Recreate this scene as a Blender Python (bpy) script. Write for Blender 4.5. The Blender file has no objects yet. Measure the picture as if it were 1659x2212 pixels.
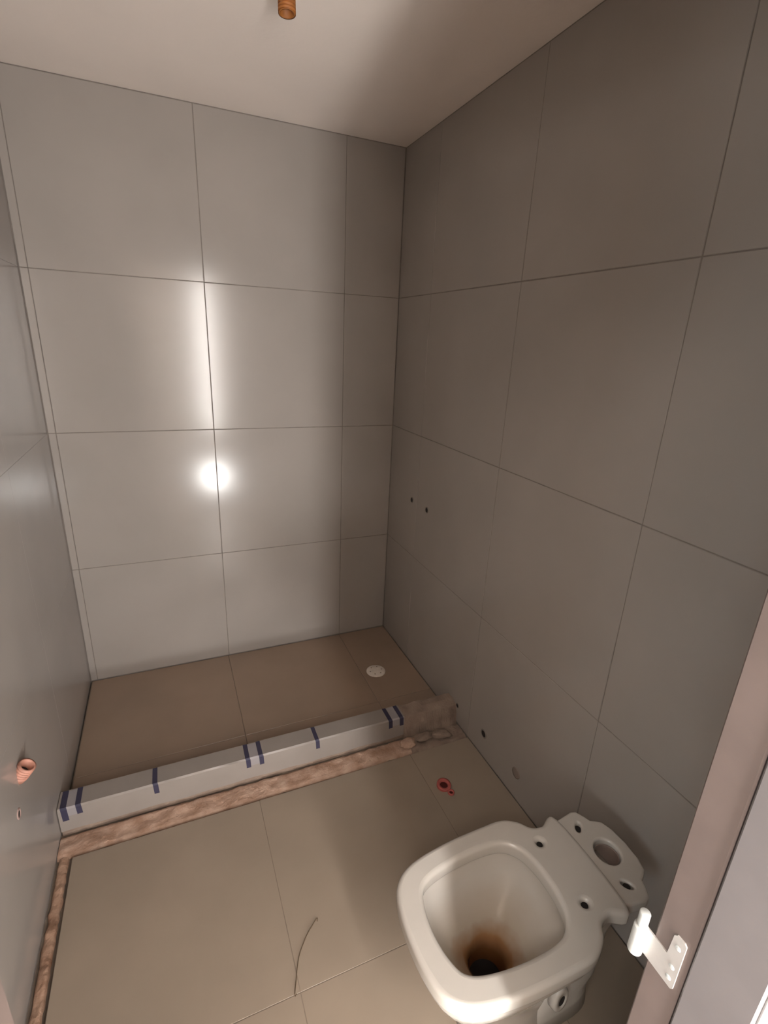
import bpy, bmesh, math, random
from mathutils import Vector, Matrix, noise
random.seed(4)
C = bpy.context.scene.collection
SC = bpy.context.scene
# ------------------------------------------------------------------ camera
cam_d = bpy.data.cameras.new('camera')
cam = bpy.data.objects.new('camera', cam_d); C.objects.link(cam); SC.camera = cam
F_PX = 1078.25
cam_d.sensor_fit = 'HORIZONTAL'; cam_d.sensor_width = 36.0
cam_d.lens = F_PX / 1659 * 36.0
cam_d.clip_start = 0.01
R_, D_, F_ = (0.91985, -0.38991, 0.04309), (-0.08859, -0.31348, -0.94545), (0.38215, 0.86585, -0.3229)
cam.matrix_world = Matrix(((R_[0], -D_[0], -F_[0], 0), (R_[1], -D_[1], -F_[1], 0), (R_[2], -D_[2], -F_[2], 0), (0, 0, 0, 1)))
# ------------------------------------------------------------------ world and exposure
w = bpy.data.worlds.new('world'); SC.world = w; w.use_nodes = True
bg = w.node_tree.nodes['Background']
bg.inputs['Color'].default_value = (0.86, 0.95, 1.0, 1); bg.inputs['Strength'].default_value = 12.0
SC.view_settings.view_transform = 'Standard'; SC.view_settings.look = 'None'
SC.view_settings.exposure = 0.0; SC.view_settings.gamma = 1.0
SC.view_settings.use_curve_mapping = False
TUBE_POWER = 105.0           # radiance of the added upright fill tube
PANEL_POWER = 22.0           # radiance of the fill panel added on the corridor ceiling
LAMP_POWER = 200.0          # radiance of the work lamp's glass, used in its builder
# ------------------------------------------------------------------ key dimensions (metres, eye = origin)
ZF, ZC = -1.577, 0.800       # finished floor, ceiling
YB, XR, XL = 2.330, 1.0555, -0.443
YF0, YF1 = 0.127, 0.232      # door wall: corridor side, room side
JL, JR, ZH = -0.1085, 0.484, 0.44   # door opening
YC = -1.20                   # far side of the corridor
# ------------------------------------------------------------------ materials
def mat(name, col, rough=0.5, metal=0.0, var=0.0, scale=6.0, bump=0.0, bscale=80.0, rvar=0.0, col2=None, ior=1.5):
    m = bpy.data.materials.new(name); m.use_nodes = True
    nt = m.node_tree; b = nt.nodes['Principled BSDF']
    b.inputs['Base Color'].default_value = (*col, 1); b.inputs['Roughness'].default_value = rough
    b.inputs['Metallic'].default_value = metal; b.inputs['IOR'].default_value = ior
    geo = nt.nodes.new('ShaderNodeNewGeometry')
    if var or col2:
        n = nt.nodes.new('ShaderNodeTexNoise'); n.inputs['Scale'].default_value = scale; n.inputs['Detail'].default_value = 5
        nt.links.new(geo.outputs['Position'], n.inputs['Vector'])
        r = nt.nodes.new('ShaderNodeValToRGB')
        c2 = col2 or tuple(min(1, c*(1+var)) for c in col)
        c1 = col if col2 else tuple(c*(1-var) for c in col)
        r.color_ramp.elements[0].color = (*c1, 1); r.color_ramp.elements[0].position = .32
        r.color_ramp.elements[1].color = (*c2, 1); r.color_ramp.elements[1].position = .68
        nt.links.new(n.outputs['Fac'], r.inputs['Fac']); nt.links.new(r.outputs['Color'], b.inputs['Base Color'])
    if rvar:
        n = nt.nodes.new('ShaderNodeTexNoise'); n.inputs['Scale'].default_value = 3.0; n.inputs['Detail'].default_value = 3
        nt.links.new(geo.outputs['Position'], n.inputs['Vector'])
        mr = nt.nodes.new('ShaderNodeMapRange'); mr.inputs['To Min'].default_value = rough-rvar; mr.inputs['To Max'].default_value = rough+rvar
        nt.links.new(n.outputs['Fac'], mr.inputs['Value']); nt.links.new(mr.outputs['Result'], b.inputs['Roughness'])
    if bump:
        n = nt.nodes.new('ShaderNodeTexNoise'); n.inputs['Scale'].default_value = bscale; n.inputs['Detail'].default_value = 4
        nt.links.new(geo.outputs['Position'], n.inputs['Vector'])
        bp = nt.nodes.new('ShaderNodeBump'); bp.inputs['Strength'].default_value = bump; bp.inputs['Distance'].default_value = .004
        nt.links.new(n.outputs['Fac'], bp.inputs['Height']); nt.links.new(bp.outputs['Normal'], b.inputs['Normal'])
    return m
M = {}
M['wall_tile'] = mat('grey_wall_tile', (.335, .303, .278), .17, var=.05, scale=2.5, rvar=.02, ior=1.4)
M['floor_tile'] = mat('beige_floor_tile', (.30, .242, .187), .34, var=.07, scale=4)
M['pan_tile'] = mat('brown_shower_tile', (.30, .218, .16), .36, var=.07, scale=4)
M['grout'] = mat('grout', (.19, .165, .147), .9, var=.15, scale=20)
M['grout_floor'] = mat('floor_grout', (.22, .175, .135), .9, var=.12, scale=20)
M['ceiling'] = mat('ceiling_paint', (.86, .77, .70), .85, var=.02, scale=3, bump=.15, bscale=60)
M['plaster'] = mat('corridor_plaster', (.62, .55, .49), .8, var=.04, scale=3)
M['screed'] = mat('corridor_screed', (.36, .30, .25), .7, var=.1, scale=5)
M['mortar'] = mat('orange_brown_mortar', (.36, .22, .15), .9, scale=22, col2=(.54, .38, .29), bump=.8, bscale=120)
M['mortar_dark'] = mat('dark_brown_mortar', (.20, .10, .055), .9, scale=16, col2=(.46, .30, .21), bump=.8, bscale=120)  # darker brown mix for the strip along the left wall
M['cement'] = mat('grey_brown_cement', (.22, .16, .125), .9, scale=18, col2=(.33, .25, .195), bump=.7, bscale=120)
M['film'] = mat('white_protective_film', (.275, .243, .22), .40, var=.03, scale=14)
M['mark'] = mat('dark_blue_print', (.035, .032, .065), .6)
M['mark_pale'] = mat('pale_blue_tape', (.30, .278, .285), .5)
M['china'] = mat('white_sanitary_china', (.51, .48, .435), .16, var=.03, scale=8)
M['dark'] = mat('dark_bore', (.012, .009, .008), .9)
M['red_pipe'] = mat('red_conduit', (.42, .10, .085), .6, var=.15, scale=40)
M['orange_pipe'] = mat('orange_conduit', (.52, .25, .18), .55, var=.15, scale=40)
M['brown_pipe'] = mat('orange_brown_conduit', (.34, .12, .025), .6, var=.2, scale=40)
M['steel'] = mat('bright_steel', (.66, .68, .66), .42, metal=.4)
M['steel_leaf'] = mat('hinge_leaf_steel', (.50, .475, .45), .42, metal=.35, var=.05, scale=40)
M['frame'] = mat('primed_door_frame', (.145, .110, .097), .55, var=.08, scale=14)
M['frame_stop'] = mat('pale_frame_board', (.165, .148, .146), .55, var=.06, scale=14)
M['casing'] = mat('white_casing', (.8, .78, .76), .5, var=.03)
M['drain'] = mat('white_drain_cover', (.75, .68, .60), .5, var=.08, scale=40)
M['thread'] = mat('brown_thread', (.12, .08, .045), .8)
M['black'] = mat('black_plastic', (.03, .03, .03), .5)
M['dark_red'] = mat('dark_red_bore', (.07, .008, .006), .9)
M['pink'] = mat('dull_pink_rim', (.36, .25, .22), .7)
M['inside'] = mat('shaded_china_inside', (.26, .20, .17), .8)  # china of the inlet, its shadow mixed into the colour
M['rag'] = mat('cap', (.25, .20, .17), .8)
gl = bpy.data.materials.new('lamp_glass'); gl.use_nodes = True
b = gl.node_tree.nodes['Principled BSDF']; b.inputs['Base Color'].default_value = (.9, .9, .9, 1)
b.inputs['Emission Color'].default_value = (1.0, .985, .965, 1); b.inputs['Emission Strength'].default_value = LAMP_POWER
M['lamp'] = gl
tb = gl.copy(); tb.name = 'fill_tube_glass'
tb.node_tree.nodes['Principled BSDF'].inputs['Emission Color'].default_value = (1.0, .955, .925, 1)
tb.node_tree.nodes['Principled BSDF'].inputs['Emission Strength'].default_value = TUBE_POWER
M['tube'] = tb
pl = gl.copy(); pl.name = 'fill_panel_diffuser'
pl.node_tree.nodes['Principled BSDF'].inputs['Emission Color'].default_value = (1.0, .93, .87, 1)
pl.node_tree.nodes['Principled BSDF'].inputs['Emission Strength'].default_value = PANEL_POWER
M['panel'] = pl
# stained bowl: brown limescale of its own round the outlet
def bowl_mat():
    m = mat('stained_bowl_china', (.54, .505, .455), .16)
    nt = m.node_tree; b = nt.nodes['Principled BSDF']
    tc = nt.nodes.new('ShaderNodeTexCoord'); sep = nt.nodes.new('ShaderNodeSeparateXYZ')
    nt.links.new(tc.outputs['Object'], sep.inputs[0])
    n = nt.nodes.new('ShaderNodeTexNoise'); n.inputs['Scale'].default_value = 22; nt.links.new(tc.outputs['Object'], n.inputs['Vector'])
    ma = nt.nodes.new('ShaderNodeMath'); ma.operation = 'MULTIPLY_ADD'; ma.inputs[1].default_value = .03
    nt.links.new(n.outputs['Fac'], ma.inputs[0]); nt.links.new(sep.outputs['Z'], ma.inputs[2])
    r = nt.nodes.new('ShaderNodeValToRGB'); mr = nt.nodes.new('ShaderNodeMapRange')
    mr.inputs['From Min'].default_value = .07; mr.inputs['From Max'].default_value = .30
    nt.links.new(ma.outputs[0], mr.inputs['Value']); nt.links.new(mr.outputs['Result'], r.inputs['Fac'])
    e = r.color_ramp.elements
    e[0].position = 0; e[0].color = (.03, .012, .004, 1)
    e[1].position = 1; e[1].color = (.54, .505, .455, 1)
    for p, c in ((.42, (.17, .072, .028)), (.56, (.30, .16, .075)), (.68, (.45, .385, .31))):
        k = e.new(p); k.color = (*c, 1)
    nt.links.new(r.outputs['Color'], b.inputs['Base Color'])
    return m
M['bowl'] = bowl_mat()
# ------------------------------------------------------------------ helpers
def link(name, me, m=None, parent=None, loc=(0, 0, 0), smooth=False):
    o = bpy.data.objects.new(name, me); C.objects.link(o); o.location = loc
    if m is not None and me is not None: me.materials.append(M[m])
    if smooth: me.polygons.foreach_set('use_smooth', [True]*len(me.polygons))
    if parent: o.parent = parent
    return o
def bm_to(bm, name):
    bmesh.ops.recalc_face_normals(bm, faces=bm.faces[:])
    me = bpy.data.meshes.new(name); bm.to_mesh(me); bm.free(); return me
def add_box(bm, a, b, bev=0.0, seg=2):
    r = bmesh.ops.create_cube(bm, size=1.0); vs = r['verts']
    for v in vs:
        v.co = Vector([(a[i]+b[i])/2 + v.co[i]*(b[i]-a[i]) for i in range(3)])
    if bev:
        es = {e for v in vs for e in v.link_edges}
        bmesh.ops.bevel(bm, geom=list(es), offset=bev, segments=seg, profile=.6, affect='EDGES')
def box(name, a, b, m, parent=None, bev=0.0, seg=2):
    """box between corners a and b; its origin at the box centre"""
    c = [(a[i]+b[i])/2 for i in range(3)]
    bm = bmesh.new(); add_box(bm, [a[i]-c[i] for i in range(3)], [b[i]-c[i] for i in range(3)], bev, seg)
    return link(name, bm_to(bm, name), m, parent, c)
def loft(bm, rings, cap0=True, cap1=True):
    vs = [[bm.verts.new(p) for p in r] for r in rings]; n = len(rings[0])
    for i in range(len(rings)-1):
        for k in range(n):
            bm.faces.new((vs[i][k], vs[i][(k+1) % n], vs[i+1][(k+1) % n], vs[i+1][k]))
    if cap0: bm.faces.new(vs[0][::-1])
    if cap1: bm.faces.new(vs[-1])
def frame_of(d):
    d = Vector(d).normalized(); u = d.orthogonal().normalized(); return u, d.cross(u), d
def lathe(prof, axis, n=32, cap0=True, cap1=True, name='lathe'):
    """prof: (radius, distance along axis)"""
    u, v, d = frame_of(axis); bm = bmesh.new()
    loft(bm, [[u*r*math.cos(2*math.pi*k/n)+v*r*math.sin(2*math.pi*k/n)+d*t for k in range(n)] for r, t in prof], cap0, cap1)
    return bm_to(bm, name)
def tube(pts, r, n=8):
    bm = bmesh.new(); rings = []
    for i, p in enumerate(pts):
        a = pts[max(0, i-1)]; b = pts[min(len(pts)-1, i+1)]
        t = (Vector(b)-Vector(a)).normalized(); u = t.cross(Vector((0, 0, 1))).normalized() if abs(t.z) < .95 else Vector((1, 0, 0)); v = t.cross(u)
        rings.append([Vector(p)+u*r*math.cos(2*math.pi*k/n)+v*r*math.sin(2*math.pi*k/n) for k in range(n)])
    loft(bm, rings); return bm_to(bm, 'tube')
def catmull(P, sub=8, closed=True):
    out = []; n = len(P)
    for i in range(n):
        p0, p1, p2, p3 = [Vector(P[(i+j-1) % n]) for j in range(4)]
        for s in range(sub):
            t = s/sub
            out.append(.5*((2*p1)+(p2-p0)*t+(2*p0-5*p1+4*p2-p3)*t*t+(3*p1-p0-3*p2+p3)*t**3))
    return out
def slab(outlines, z0, z1, bev, name):
    """flat solid with holes: outlines[0] outer, the rest holes; rounded edges"""
    cu = bpy.data.curves.new(name, 'CURVE'); cu.dimensions = '2D'; cu.fill_mode = 'BOTH'
    for o in outlines:
        s = cu.splines.new('POLY'); s.points.add(len(o)-1); s.use_cyclic_u = True
        for p, q in zip(s.points, o): p.co = (q[0], q[1], 0, 1)
    cu.bevel_depth = bev; cu.bevel_resolution = 4; cu.offset = -bev; cu.extrude = (z1-z0)/2-bev
    ob = bpy.data.objects.new(name, cu); C.objects.link(ob)
    dg = bpy.context.evaluated_depsgraph_get(); dg.update()
    me = bpy.data.meshes.new_from_object(ob.evaluated_get(dg)); C.objects.unlink(ob); bpy.data.objects.remove(ob)
    for v in me.vertices: v.co.z += (z0+z1)/2
    me.polygons.foreach_set('use_smooth', [True]*len(me.polygons)); me.set_sharp_from_angle(angle=.6)
    me.materials.clear()
    return me
def circle(cx, cy, rx, ry=None, n=28, rot=0):
    ry = ry or rx; c, s = math.cos(rot), math.sin(rot)
    return [(cx+c*rx*math.cos(a)-s*ry*math.sin(a), cy+s*rx*math.cos(a)+c*ry*math.sin(a)) for a in [2*math.pi*k/n for k in range(n)]]
def tag(o, label, cat, group=None):
    o['label'] = label; o['category'] = cat
    if group: o['group'] = group
    return o
def empty(name, loc):
    o = bpy.data.objects.new(name, None); C.objects.link(o); o.location = loc; o.empty_display_size = .05; return o
def struct(o): o['kind'] = 'structure'; return o
bpy_update = lambda: bpy.context.view_layer.update()
# ------------------------------------------------------------------ room shell
TT = .0016; TF = .018; G = .0012   # depth of the wall joints, of the floor bed, half a joint          # tile thickness, half joint
def spans(cuts): return [(cuts[i], cuts[i+1]) for i in range(len(cuts)-1)]
def child_box(name, a, b, m, parent, bev, tilt=None):
    o = box(name, a, b, m, None, bev, 1)
    o.location -= parent.location; o.parent = parent
    if tilt: o.rotation_euler = tilt
    return o
ZJ = [ZF+.002, -1.000, -.402, .196, ZC-.002]
tl = lambda: (random.uniform(-.0009, .0009), random.uniform(-.0009, .0009), random.uniform(-.0009, .0009))
wb = struct(box('wall_back', (XL-.12, YB+TT, ZF-.05), (XR+.12, YB+TT+.12, ZC+.05), 'grout'))
for x0, x1 in spans([XL+.001, -.415, .185, .785, XR-.001]):
    for z0, z1 in spans(ZJ):
        child_box('tile', (x0+G, YB, z0+G), (x1-G, YB+.009, z1-G), 'wall_tile', wb, .0012, tl())
wr = struct(box('wall_right', (XR+TT, YF1-.05, ZF-.05), (XR+TT+.12, YB+TT, ZC+.05), 'grout'))
for y0, y1 in spans([YF1+.002, .81, 1.41, 2.01, YB-.001]):
    for z0, z1 in spans(ZJ):
        child_box('tile', (XR, y0+G, z0+G), (XR+.009, y1-G, z1-G), 'wall_tile', wr, .0012, tl())
wl = struct(box('wall_left', (XL-TT-.12, YF1-.05, ZF-.05), (XL-TT, YB+TT, ZC+.05), 'wall_tile'))
for y0, y1 in spans([YF1+.002, .53, 1.73, YB-.001]):
    for z0, z1 in spans(ZJ):
        child_box('tile', (XL-.009, y0+.0003, z0+.0003), (XL, y1-.0003, z1-.0003), 'wall_tile', wl, .0003)
# door wall with its opening, plastered on the corridor side and inside
bm = bmesh.new()
add_box(bm, (-1.6, YF0, ZF-.05), (JL-.03, YF1, ZC+.05)); add_box(bm, (JR+.03, YF0, ZF-.05), (2.0, YF1, ZC+.05))
add_box(bm, (JL-.03, YF0, ZH+.03), (JR+.03, YF1, ZC+.05))
wf = struct(link('wall_front', bm_to(bm, 'wall_front'), 'plaster'))
ce = struct(box('ceiling', (-1.7, YC-.1, ZC), (2.1, YB+.15, ZC+.12), 'ceiling'))
fl = struct(box('floor', (-1.7, YC-.1, ZF-.15), (2.1, YB+.15, ZF-TF), 'grout_floor'))
XS = XL+.045                  # the laid floor stops short of the left wall
child_box('grout_bed', (XS, YF1-.1, ZF-TF-.002), (XR-.001, 1.401, ZF-.0005), 'grout_floor', fl, 0)
child_box('grout_bed', (XL+.004, 1.566, ZF-TF-.002), (XR-.001, YB-.001, ZF-.0022), 'grout_floor', fl, 0)
for x0, x1 in spans([XS, .182, .782, XR-.001]):
    for y0, y1 in spans([YF1-.10, .80, 1.402]):
        child_box('floor_tile', (x0+G, y0+G, ZF-TF-.001), (x1-G, y1-G, ZF), 'floor_tile', fl, .0003)
for x0, x1 in spans([XL+.006, .182, .782, XR-.001]):
    for y0, y1 in spans([1.565, 1.735, YB-.001]):
        child_box('shower_tile', (x0+G, y0+G, ZF-TF-.001), (x1-G, y1-G, ZF), 'pan_tile', fl, .0015)
# bare mortar strips where the floor tiling stops: ragged, rough, lower at its rims
def strip(name, x0, x1, y0, y1, m, amp, along, parent):
    n = max(2, int((x1-x0)/.006)); k = max(2, int((y1-y0)/.006)); bm = bmesh.new(); g = []
    for i in range(n+1):
        row = []
        for j in range(k+1):
            x = x0+(x1-x0)*i/n; y = y0+(y1-y0)*j/k
            e = min(j, k-j)/k if along == 'x' else min(i, n-i)/n
            z = ZF-.004+amp*(noise.noise(Vector((x*28, y*28, 1.3)))+.5*noise.noise(Vector((x*90, y*90, 4.1))))
            z -= .010*max(0, 1-e/(.13+.07*noise.noise(Vector((x*40, y*40, 8)))))
            if min(j, k-j) == 0 and along == 'x': y += (.005 if j else -.005)*(noise.noise(Vector((x*35, j, 2)))-.3)
            if min(i, n-i) == 0 and along == 'y': x += (.005 if i else -.005)*(noise.noise(Vector((y*35, i, 2)))-.3)
            row.append(bm.verts.new((x, y, z)))
        g.append(row)
    for i in range(n):
        for j in range(k):
            bm.faces.new((g[i][j], g[i+1][j], g[i+1][j+1], g[i][j+1]))
    o = link(name, bm_to(bm, name), m, None, (0, 0, 0), True); o.location -= parent.location; o.parent = parent
    return o
strip('mortar_strip', XL, .80, 1.411, 1.499, 'mortar', .005, 'x', fl)
strip('cement_strip', .80, XR, 1.405, 1.508, 'cement', .008, 'x', fl)
strip('mortar_strip', XL+.004, XS-.009, YF1, 1.413, 'mortar_dark', .007, 'y', fl)
# corridor behind the doorway, with a window added at its left end as daylight fill
WY0, WY1, WZ0, WZ1 = -1.12, -.08, -.85, .05
struct(box('wall_corridor', (-1.6, YC-.1, ZF-.05), (2.0, YC, ZC+.05), 'plaster'))
bm = bmesh.new()
add_box(bm, (-1.7, YC-.1, ZF-.05), (-1.6, YF1, WZ0)); add_box(bm, (-1.7, YC-.1, WZ1), (-1.6, YF1, ZC+.05))
add_box(bm, (-1.7, YC-.1, WZ0), (-1.6, WY0, WZ1)); add_box(bm, (-1.7, WY1, WZ0), (-1.6, YF1, WZ1))
struct(link('wall_corridor_left', bm_to(bm, 'wall_corridor_left'), 'plaster'))
struct(box('wall_corridor_right', (2.0, YC-.1, ZF-.05), (2.1, YF1, ZC+.05), 'plaster'))
w1 = struct(empty('fill_window_1', (-1.65, (WY0+WY1)/2, WZ0)))
WM = (WY0+WY1)/2
for nm, a, b_ in (('frame', (-1.67, WY0, WZ0), (-1.63, WY0+.03, WZ1)), ('frame', (-1.67, WY1-.03, WZ0), (-1.63, WY1, WZ1)), ('frame', (-1.67, WY0+.03, WZ1-.03), (-1.63, WY1-.03, WZ1)), ('frame', (-1.67, WY0+.03, WZ0), (-1.63, WY1-.03, WZ0+.03)), ('mullion', (-1.665, WM-.015, WZ0+.03), (-1.635, WM+.015, WZ1-.03))):
    child_box(nm, a, b_, 'casing', w1, .003)
# ------------------------------------------------------------------ door frame with its hinge
d1 = struct(empty('door_1', ((JL+JR)/2, (YF0+YF1)/2, ZF-TF)))
GR = .191                     # the groove between the rebated strip and the inner board
def dchild(name, a, b_, m, bev=.002): return child_box(name, a, b_, m, d1, bev)
for s, xj in ((1, JR), (-1, JL)):
    t = lambda dx: xj+s*dx
    def bx(nm, dx0, dx1, y0, y1, m, z1=ZH+.03, bev=.002):
        xa, xb = sorted((t(dx0), t(dx1))); return dchild(nm, (xa, y0, ZF-TF), (xb, y1, z1), m, bev)
    bx('jamb', 0, .03, GR+.001, YF1+.002, 'frame', ZH)
    bx('jamb_board', -.0018, .03, YF0, GR-.001, 'frame_stop', ZH)
    bx('jamb_core', .006, .03, GR-.001, GR+.001, 'frame', ZH, 0)
    bx('casing', .002, .062, YF0-.014, YF0, 'casing', ZH+.06)
dchild('head', (JL, GR+.004, ZH), (JR, YF1+.002, ZH+.03), 'frame')
dchild('head_board', (JL, YF0, ZH), (JR, GR-.004, ZH+.03), 'frame_stop')
dchild('head_casing', (JL, YF0-.014, ZH), (JR, YF0, ZH+.06), 'casing')
# lift-off hinge: knuckle on the room-side edge, leaf screwed to the jamb face
HZ0, HZ1 = -.702, -.625       # bottom and top of the leaf
hb = Vector((JR-.008, YF1+.014, 0))
hinge = link('hinge', lathe([(.0078, HZ0), (.0085, HZ0+.0012), (.0085, HZ0+.043), (.0078, HZ0+.044)], (0, 0, 1), 24, name='hinge'), 'steel', None, hb, True)
hinge['label'] = 'bright steel lift-off hinge half on the door frame'
hinge.location = hb-d1.location; hinge.parent = d1
pin = link('pin', lathe([(.0036, HZ0+.044), (.0036, HZ0+.0472), (.0062, HZ0+.0474), (.0062, HZ0+.066), (.0054, HZ0+.0672)], (0, 0, 1), 20, name='pin'), 'steel', hinge, (0, 0, 0), True)
pts = [(YF1+.014, HZ0+.002), (YF1+.014, HZ0+.042), (.215, HZ0+.040), (.2135, HZ1-.004), (.2105, HZ1), (.2015, HZ1), (.1985, HZ1-.003), (.1985, HZ0+.003), (.201, HZ0)]
bm = bmesh.new()
loft(bm, [[(x, y, z) for y, z in pts] for x in (JR-.0022, JR+.0002)])
leaf = link('leaf', bm_to(bm, 'leaf'), 'steel_leaf', hinge, -hb)
for y, z in ((.206, HZ0+.062), (.206, HZ0+.030), (.206, HZ0+.012)):
    link('screw', lathe([(.0034, 0), (.003, .0007), (.001, .0009)], (-1, 0, 0), 14, name='screw'), 'steel', hinge, Vector((JR-.0022, y, z))-hb, True)
# ------------------------------------------------------------------ shower curb under its printed film
CY0, CY1, CZ = 1.503, 1.582, ZF+.100
cb = tag(empty('shower_curb', (.3, 1.54, ZF-TF)), 'low shower curb wrapped in white film with dark blue marks, across the floor', 'curb')
def cchild(name, a, b_, m, bev=.003): return child_box(name, a, b_, m, cb, bev)
cchild('core', (XL+.001, CY0+.003, ZF-TF), (.800, CY1-.002, CZ-.002), 'cement')
bm = bmesh.new(); prof = [(CY1, CZ-.02), (CY1, CZ-.004), (CY1-.004, CZ), (CY0+.005, CZ), (CY0, CZ-.005), (CY0, ZF+.006)]
n = 60; g = []
for i in range(n+1):
    x = XL+.002+(.80-XL-.002)*i/n
    row = []
    for j, (y, z) in enumerate(prof):
        wv = .0012*noise.noise(Vector((x*14, j*.7, 3)))
        zz = z+wv if j < 5 else z+.006*noise.noise(Vector((x*9, 2, 7)))+(.02*max(0, 1-(x-XL)/.05) if x < XL+.05 else 0)*0
        row.append(bm.verts.new((x, y-wv, zz)))
    g.append(row)
for i in range(n):
    for j in range(len(prof)-1): bm.faces.new((g[i][j], g[i+1][j], g[i+1][j+1], g[i][j+1]))
film = link('protective_film', bm_to(bm, 'film'), 'film'); film.location -= cb.location; film.parent = cb
film.modifiers.new('thick', 'SOLIDIFY').thickness = .0015
film['label'] = 'white printed protective film'
# rough cement end piece by the right wall
bm = bmesh.new(); rings = []
for i in range(23):
    x = .800+(XR-.801-.0)*i/22
    jag = lambda a, q: a*noise.noise(Vector((x*22, q, 9)))
    sag = .012*(i/22)
    rings.append([(x, CY1+jag(.004, 1), ZF-TF), (x, CY1-.004+jag(.004, 2), CZ-.004-sag*.3+jag(.005, 3)), (x, (CY0+CY1)/2, CZ-.001-sag*.4+jag(.005, 4)), (x, CY0+.008+jag(.006, 5), CZ-.006-sag+jag(.006, 6)), (x, CY0+jag(.009, 7), CZ-.05+jag(.006, 8)), (x, CY0-.010+jag(.014, 10), ZF-TF)])
loft(bm, rings)
e = link('cement_end', bm_to(bm, 'cement_end'), 'cement'); e.location -= cb.location; e.parent = cb
e['label'] = 'rough bare cement end by the right wall'
def mark(x, w_, m='mark', top=.95, front=.36, lift=.0013):
    bm = bmesh.new(); pr = [(CY0+.004+(CY1-CY0-.006)*top, CZ+lift), (CY0+.004, CZ+lift), (CY0-lift, CZ-.004), (CY0-lift, CZ-.1*front)]
    rows = [[bm.verts.new((x+dx+.006*(i > 1)*(i-1)*.3, y, z)) for i, (y, z) in enumerate(pr)] for dx in (-w_/2, w_/2)]
    for j in range(3): bm.faces.new((rows[0][j], rows[1][j], rows[1][j+1], rows[0][j+1]))
    r = bmesh.ops.extrude_face_region(bm, geom=bm.faces[:])
    for v in r['geom']:
        if isinstance(v, bmesh.types.BMVert): v.co += Vector((0, .0012, -.0012))
    o = link('printed_mark' if m == 'mark' else 'pale_patch', bm_to(bm, 'mark'), m); o.location -= cb.location; o.parent = cb
    return o
for x, w_ in ((-.425, .018), (-.383, .016), (-.152, .016), (.160, .016), (.208, .016), (.424, .015), (.735, .016), (.785, .016)):
    mark(x, w_, front=.40 if x > -.3 else (.5 if x < -.4 else .34))
for a in (-.404, .184, .760): mark(a, .030, 'mark_pale', .9, .33, .0009)
# crumbs of mortar at the right foot of the curb
def lump(name, p, size, m, seed, label, group=None):
    bm = bmesh.new(); bmesh.ops.create_icosphere(bm, subdivisions=3, radius=1)
    for v in bm.verts:
        d = v.co.normalized(); k = 1+.45*noise.noise(d*1.6+Vector((seed, 0, 0)))+.15*noise.noise(d*5+Vector((0, seed, 0)))
        v.co = Vector((d.x*size[0], d.y*size[1], max(-.45, d.z)*size[2]))*k
    o = link(name, bm_to(bm, name), m, None, p, True); o.rotation_euler.z = seed
    return tag(o, label, 'rubble', group)
lump('mortar_lump', (.800, 1.452, ZF+.006), (.034, .024, .014), 'mortar', .3, 'brown mortar lump at the curb foot where the white film ends', 'mortar lumps')
lump('mortar_lump', (.955, 1.447, ZF+.007), (.048, .022, .014), 'cement', 2.9, 'long flat mortar lump in the corner of curb and right wall', 'mortar lumps')
lump('mortar_lump', (.882, 1.462, ZF+.006), (.040, .018, .013), 'cement', .25, 'mortar lump on the floor between the other two lumps at the curb', 'mortar lumps')
# ------------------------------------------------------------------ toilet pan (no seat, no cistern)
ZR = -1.190; TX, TY = .60, .605
to = tag(empty('toilet', (TX, TY, ZF)), 'white close-coupled toilet pan without seat or cistern, brown-stained outlet', 'toilet')
L = lambda x, y: (x-TX, y)                       # x given in room metres, y about the axis
half = [(.372, 0), (.378, .070), (.398, .120), (.450, .152), (.550, .168), (.660, .172), (.722, .170), (.762, .150), (.785, .124), (.815, .116), (.868, .116)]
inner_half = [(.428, 0), (.436, .058), (.458, .094), (.520, .112), (.610, .119), (.680, .112), (.716, .084), (.730, .042), (.733, 0)]
def mirrored(h, closed_tip):
    up = [L(*p) for p in h]; lo = [(p[0], -p[1]) for p in up[1:(-1 if closed_tip else None)]]
    return up+lo[::-1]
outer = [(p.x, p.y) for p in catmull([(*p, 0) for p in mirrored(half, False)], 6)]
inner = [(p.x, p.y) for p in catmull([(*p, 0) for p in mirrored(inner_half, True)], 6)]
zr = ZR-ZF
rim = link('rim', slab([outer, inner, circle(*L(.778, .078), .0085, .0075), circle(*L(.778, -.078), .0085, .0075)], zr-.042, zr, .011, 'rim'), 'china', to)
plat_half = [(.8635, .116), (.920, .124), (.935, .120), (.947, .100), (.953, .085), (.965, .079), (.980, .069), (.990, .042), (.993, 0)]
ph = [L(*p) for p in plat_half]; plat = ph+[(p[0], -p[1]) for p in ph[:-1]][::-1]
def slot(x, y, a, b_, rot): return circle(*L(x, y), a, b_, 20, rot)
link('cistern_platform', slab([plat, circle(*L(.928, 0), .031, .034), slot(.908, .080, .015, .0075, .9), slot(.908, -.080, .015, .0075, -.9)], zr-.040, zr-.007, .006, 'cistern_platform'), 'china', to)
link('inlet', lathe([(.036, zr-.085), (.034, zr-.045), (.030, zr-.02), (.0295, zr-.025), (.029, zr-.08), (.001, zr-.082)], (0, 0, 1), 28, name='inlet'), 'inside', to, (L(.928, 0)[0], 0, 0), True)
def resample(fn, zs): return [[(*fn(k, s), z) for k in range(64)] for z, s in zs]
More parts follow.
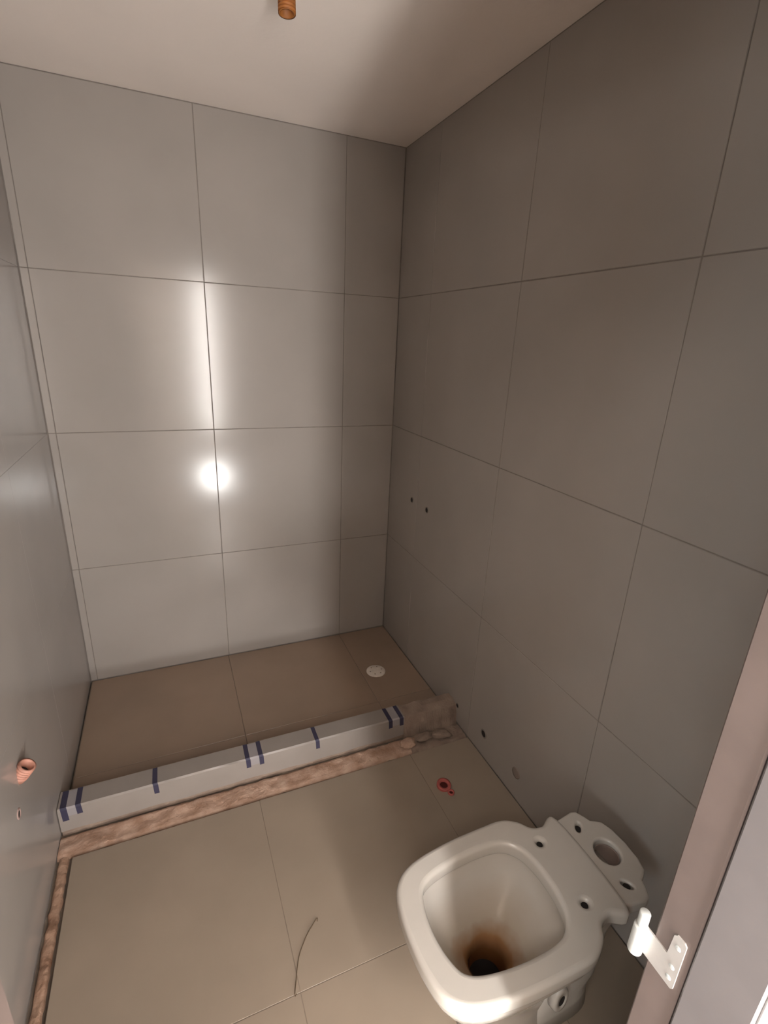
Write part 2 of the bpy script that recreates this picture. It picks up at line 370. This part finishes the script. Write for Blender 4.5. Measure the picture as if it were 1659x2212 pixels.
def polar(outl, cx):
    pts = [Vector((p[0]-cx, p[1])) for p in outl]; n = len(pts); res = []
    for k in range(64):
        a = 2*math.pi*k/64; d = Vector((math.cos(a), math.sin(a))); best = .1
        for i in range(n):
            p, q = pts[i], pts[(i+1) % n]; e_ = q-p; den = d.x*e_.y-d.y*e_.x
            if abs(den) < 1e-9: continue
            t = (p.x*e_.y-p.y*e_.x)/den; s = (p.x*d.y-p.y*d.x)/den
            if t > 0 and -1e-6 <= s <= 1+1e-6: best = t
        res.append(best)
    return res
cxi = L(.585, 0)[0]; ri = polar(inner, cxi)
dh = [p for p in half if p[0] < .79]+[(.795, .06), (.797, 0)]
douter = [(p.x, p.y) for p in catmull([(*p, 0) for p in mirrored(dh, True)], 6)]
ro = polar(douter, cxi)
def ring(rad, cx, sx, sy, z, blend=0, rb=.1):
    return [(cx+((1-blend)*rad[k]*sx+blend*rb*sx)*math.cos(2*math.pi*k/64), ((1-blend)*rad[k]*sy+blend*rb*sy)*math.sin(2*math.pi*k/64), z) for k in range(64)]
# inside of the bowl: flares under the rim, then runs down to the outlet
sx_ = L(.594, 0)[0]; bm = bmesh.new()
loft(bm, [ring(ri, cxi, 1.06, 1.06, zr-.036), ring(ri, cxi, 1.13, 1.13, zr-.048), ring(ri, cxi, 1.12, 1.12, zr-.066), ring(ri, cxi, 1.03, 1.02, zr-.100), ring(ri, cxi, .89, .88, zr-.135, .1),
          ring(ri, (cxi+sx_)/2, .70, .70, zr-.170, .3), ring(ri, sx_, .50, .50, zr-.196, .6), ring(ri, sx_, .40, .38, zr-.212, .9, .12), ring(ri, sx_, .34, .32, zr-.235, 1, .13),
          ring(ri, sx_, .30, .28, zr-.285, 1, .13), ring(ri, sx_+.01, .15, .15, zr-.30, 1, .13)], False, True)
me = bm_to(bm, 'bowl'); me.flip_normals()
link('bowl', me, 'bowl', to, smooth=True)
wt = link('standing_water', lathe([(.0405, 0), (.0403, .001)], (0, 0, 1), 24, name='water'), 'dark', to, (sx_, 0, zr-.272))
# outside: bowl shell down to the foot
fx = L(.640, 0)[0]; bm = bmesh.new()
loft(bm, [ring(ro, fx, 1.0, 1.0, 0, 1, .118), ring(ro, fx, 1.0, .98, .02, 1, .116), ring(ro, fx, .96, .88, .08, 1, .112), ring(ro, fx, .98, .88, .15, .9, .118),
          ring(ro, (fx+cxi)/2, .86, .80, .21, .4, .13), ring(ro, cxi, .89, .88, .27, .1), ring(ro, cxi, .955, .955, zr-.06), ring(ro, cxi, .97, .97, zr-.03)], True, False)
link('pedestal', bm_to(bm, 'pedestal'), 'china', to, smooth=True)
# rear body under the cistern platform, with the trap
bx0 = L(.80, 0)[0]
def rr(cx, hx, hy, z, n=40, p=4): return [(cx+hx*math.copysign(abs(math.cos(a))**(2/p), math.cos(a)), hy*math.copysign(abs(math.sin(a))**(2/p), math.sin(a)), z) for a in [2*math.pi*k/n for k in range(n)]]
bm = bmesh.new(); loft(bm, [rr(bx0-.05, .125, .104, 0), rr(bx0-.05, .120, .099, .05), rr(bx0-.035, .105, .096, .078), rr(bx0+.01, .070, .095, .110), rr(bx0+.015, .065, .094, .16), rr(bx0+.02, .066, .094, .26), rr(bx0+.03, .070, .100, .31), rr(bx0+.045, .080, .108, zr-.035)])
link('trap_body', bm_to(bm, 'trap_body'), 'china', to, smooth=True)
for s in (-1, 1):
    lug = link('fixing_boss', lathe([(.026, -.01), (.025, .006), (.021, .010), (.011, .0105), (.0105, .002)], (.1, s, .12), 26, True, False, name='fixing_boss'), 'china', to, (L(.738, 0)[0], s*.098, .112), True)
    lug.scale = (1, 1, 1.5)
    link('fixing_hole', lathe([(.0105, .0085), (.0105, .009)], (.1, s, .12), 20, name='fixing_hole'), 'dark', lug)
for s in (-1, 1):
    link('seat_bolt_hole', lathe([(.0076, 0), (.0076, .002)], (0, 0, 1), 18, name='seat_bolt_hole'), 'dark', to, (L(.778, 0)[0], s*.078, zr-.010))
    link('cistern_bolt_hole', lathe([(.0085, 0), (.0085, .002)], (0, 0, 1), 18, name='cistern_bolt_hole'), 'dark', to, (L(.908, 0)[0], s*.080, zr-.016))
# ------------------------------------------------------------------ fittings
def stub(name, p, axis, r, length, m, label, cat, corr=True, bore='dark'):
    prof = [(r*.9, -.012)]; n = max(2, int(length/.007))
    for i in range(n):
        t = length*i/n; prof += [(r, t), (r, t+length/n*.5), (r*(.9 if corr else 1), t+length/n*.6), (r*(.9 if corr else 1), t+length/n*.95)]
    wl_ = .74 if corr else .58
    prof += [(r, length), (r*wl_, length), (r*wl_*.97, length*.3)]
    o = link(name, lathe(prof, axis, 26, True, False, name), m, None, p, True)
    k = link('bore', lathe([(r*wl_*.97, length*.30), (r*wl_*.97, length*.34)], axis, 20, name='bore'), bore, o)
    return tag(o, label, cat)
stub('conduit_stub', (XL, 1.300, -1.125), (.62, -.05, .8), .022, .036, 'orange_pipe', 'orange conduit end sticking out of the left wall', 'pipe')
stub('conduit_stub', (.836, 1.220, ZF-.002), (0, -.10, 1), .027, .012, 'red_pipe', 'red conduit stub with a dark bore coming up through the floor', 'pipe', False, 'dark_red')
stub('conduit_stub', (.846, 1.183, ZF-.002), (0, -.1, 1), .0125, .008, 'red_pipe', 'small red pipe end beside the larger red floor stub, nearer the toilet', 'pipe', False, 'dark_red')
stub('ceiling_conduit', (.348, 1.500, ZC), (.0, -.06, -1), .021, .070, 'brown_pipe', 'orange-brown conduit end hanging from the white ceiling', 'pipe')
def outlet(name, p, axis, r, m, label, bore=.68):
    o = link(name, lathe([(r*1.1, -.006), (r*1.1, .0008), (r*.95, .0022), (r*bore, .0022), (r*bore*.95, .0006)], axis, 24, True, False, name), m, None, p, True)
    link('bore', lathe([(r*bore*.95, .0004), (r*bore*.95, .0008)], axis, 20, name='bore'), 'dark', o)
    return tag(o, label, 'pipe outlet')
outlet('pipe_outlet', (XR, 2.062, -.721), (-1, 0, 0), .013, 'grout', 'small dark water outlet high on the right wall, nearer the back corner', .85)
outlet('pipe_outlet', (XR, 1.907, -.722), (-1, 0, 0), .013, 'grout', 'small dark water outlet high on the right wall, farther from the back corner', .85)
outlet('pipe_outlet', (XR, 1.300, -1.472), (-1, 0, 0), .018, 'grout', 'dark water outlet low on the right wall between curb and toilet', .8)
outlet('pipe_outlet', (XR, 1.500, -1.492), (-1, 0, 0), .010, 'grout', 'small dark hole in the right wall where the curb meets it', .9)
outlet('pipe_outlet', (XL, 1.236, -1.190), (1, 0, 0), .013, 'pink', 'small dark hole with a pink rim below the orange conduit, left wall', .7)
o = link('blanking_cap', lathe([(.021, -.004), (.021, .0015), (.017, .0028), (.004, .003)], (-1, 0, 0), 24, name='blanking_cap'), 'rag', None, (XR, 1.091, -1.468), True)
tag(o, 'dull grey blanking cap low on the right wall behind the toilet', 'cap')
# shower drain
dr = link('shower_drain', lathe([(.048, -.004), (.048, .0025), (.044, .005), (.020, .0062), (.002, .0064)], (0, 0, 1), 30, name='shower_drain'), 'drain', None, (.855, 1.948, ZF), True)
tag(dr, 'round white drain cover in the brown shower floor', 'drain')
for k in range(6):
    a = k*math.pi/3; link('slot', lathe([(.0035, 0), (.0035, .0006)], (0, 0, 1), 10, name='slot'), 'grout_floor', dr, (.03*math.cos(a), .03*math.sin(a), .0053))
# thread lying on the floor
px = [(.266, .943), (.246, .934), (.228, .918), (.213, .900), (.200, .882), (.190, .862), (.180, .835), (.172, .800)]
th = link('thread', tube([Vector((x, y, ZF+.002)) for x, y in [(p.x, p.y) for p in catmull([(*q, 0) for q in px], 5)][:36]], .0011), 'thread', None, (0, 0, 0), True)
tag(th, 'curved brown thread lying on the beige floor tiles left of the toilet', 'thread')
# ------------------------------------------------------------------ work lamp standing in the corridor behind the photographer
LP = Vector((.388, -.455, -1.355)); LD = Vector((0, 1, .62)).normalized()
lm = tag(empty('work_lamp', (LP.x, LP.y-.03, ZF-TF)), 'round black work lamp on a low stand in the corridor', 'lamp')
def lchild(name, me, m, p, smooth=True):
    o = link(name, me, m, None, Vector(p)-lm.location, smooth); o.parent = lm; return o
lchild('housing', lathe([(.06, -.06), (.09, -.055), (.114, -.01), (.117, .012), (.111, .012), (.109, .004), (.103, -.006), (.100, -.02), (.001, -.021)], LD, 36, name='housing'), 'black', LP)
lchild('lamp_glass', lathe([(.099, -.003), (.099, .001), (.095, .004)], LD, 36, name='lamp_glass'), 'lamp', LP)
lchild('bracket', tube([LP+Vector((-.124, -.02, 0)), LP+Vector((-.124, -.03, -.1)), LP+Vector((-.05, -.03, -.13)), LP+Vector((.05, -.03, -.13)), LP+Vector((.124, -.03, -.1)), LP+Vector((.124, -.02, 0))], .006), 'black', (0, 0, 0))
lchild('post', tube([LP+Vector((0, -.03, -.13)), LP+Vector((0, -.03, -.205))], .009), 'black', (0, 0, 0))
for s in (-1, 1): lchild('foot', tube([LP+Vector((s*.09, -.065, -.222)), LP+Vector((s*.07, -.05, -.21)), LP+Vector((s*.07, 0, -.21)), LP+Vector((s*.09, .06, -.222))], .008), 'black', (0, 0, 0))
lchild('crossbar', tube([LP+Vector((-.075, -.03, -.207)), LP+Vector((.075, -.03, -.207))], .008), 'black', (0, 0, 0))
tlm = tag(empty('fill_tube', (.394, -.610, ZF-TF)), 'added upright fill tube on a round base, unseen behind the work lamp in the corridor', 'lamp')  # tube added out of view for the back wall's light, streak and shadow edge
def tchild(name, me, m, smooth=True):
    return link(name, me, m, tlm, (0, 0, 0), smooth)
tchild('base', lathe([(.07, 0), (.07, .010), (.06, .016), (.012, .018)], (0, 0, 1), 32, name='base'), 'black')
tchild('post', lathe([(.010, .012), (.010, .68)], (0, 0, 1), 16, name='post'), 'black')
tchild('tube', lathe([(.034, .68), (.036, .683), (.036, 2.06), (.034, 2.062)], (0, 0, 1), 20, name='tube'), 'tube')
tchild('end_cap', lathe([(.038, .65), (.040, .682)], (0, 0, 1), 20, name='end_cap'), 'black')
tchild('end_cap', lathe([(.040, 2.06), (.038, 2.09)], (0, 0, 1), 20, name='end_cap'), 'black')
# square panel added out of view to brighten right wall and floor
pn = tag(empty('fill_panel', (-.55, -.62, ZC)), 'added square fill panel, unseen on the corridor ceiling', 'lamp')
link('frame', slab([[(-.30, -.30), (.30, -.30), (.30, .30), (-.30, .30)], [(-.28, -.28), (.28, -.28), (.28, .28), (-.28, .28)]], -.022, 0, .002, 'frame'), 'casing', pn)
bm = bmesh.new(); add_box(bm, (-.281, -.281, -.016), (.281, .281, -.002))
link('diffuser', bm_to(bm, 'diffuser'), 'panel', pn)
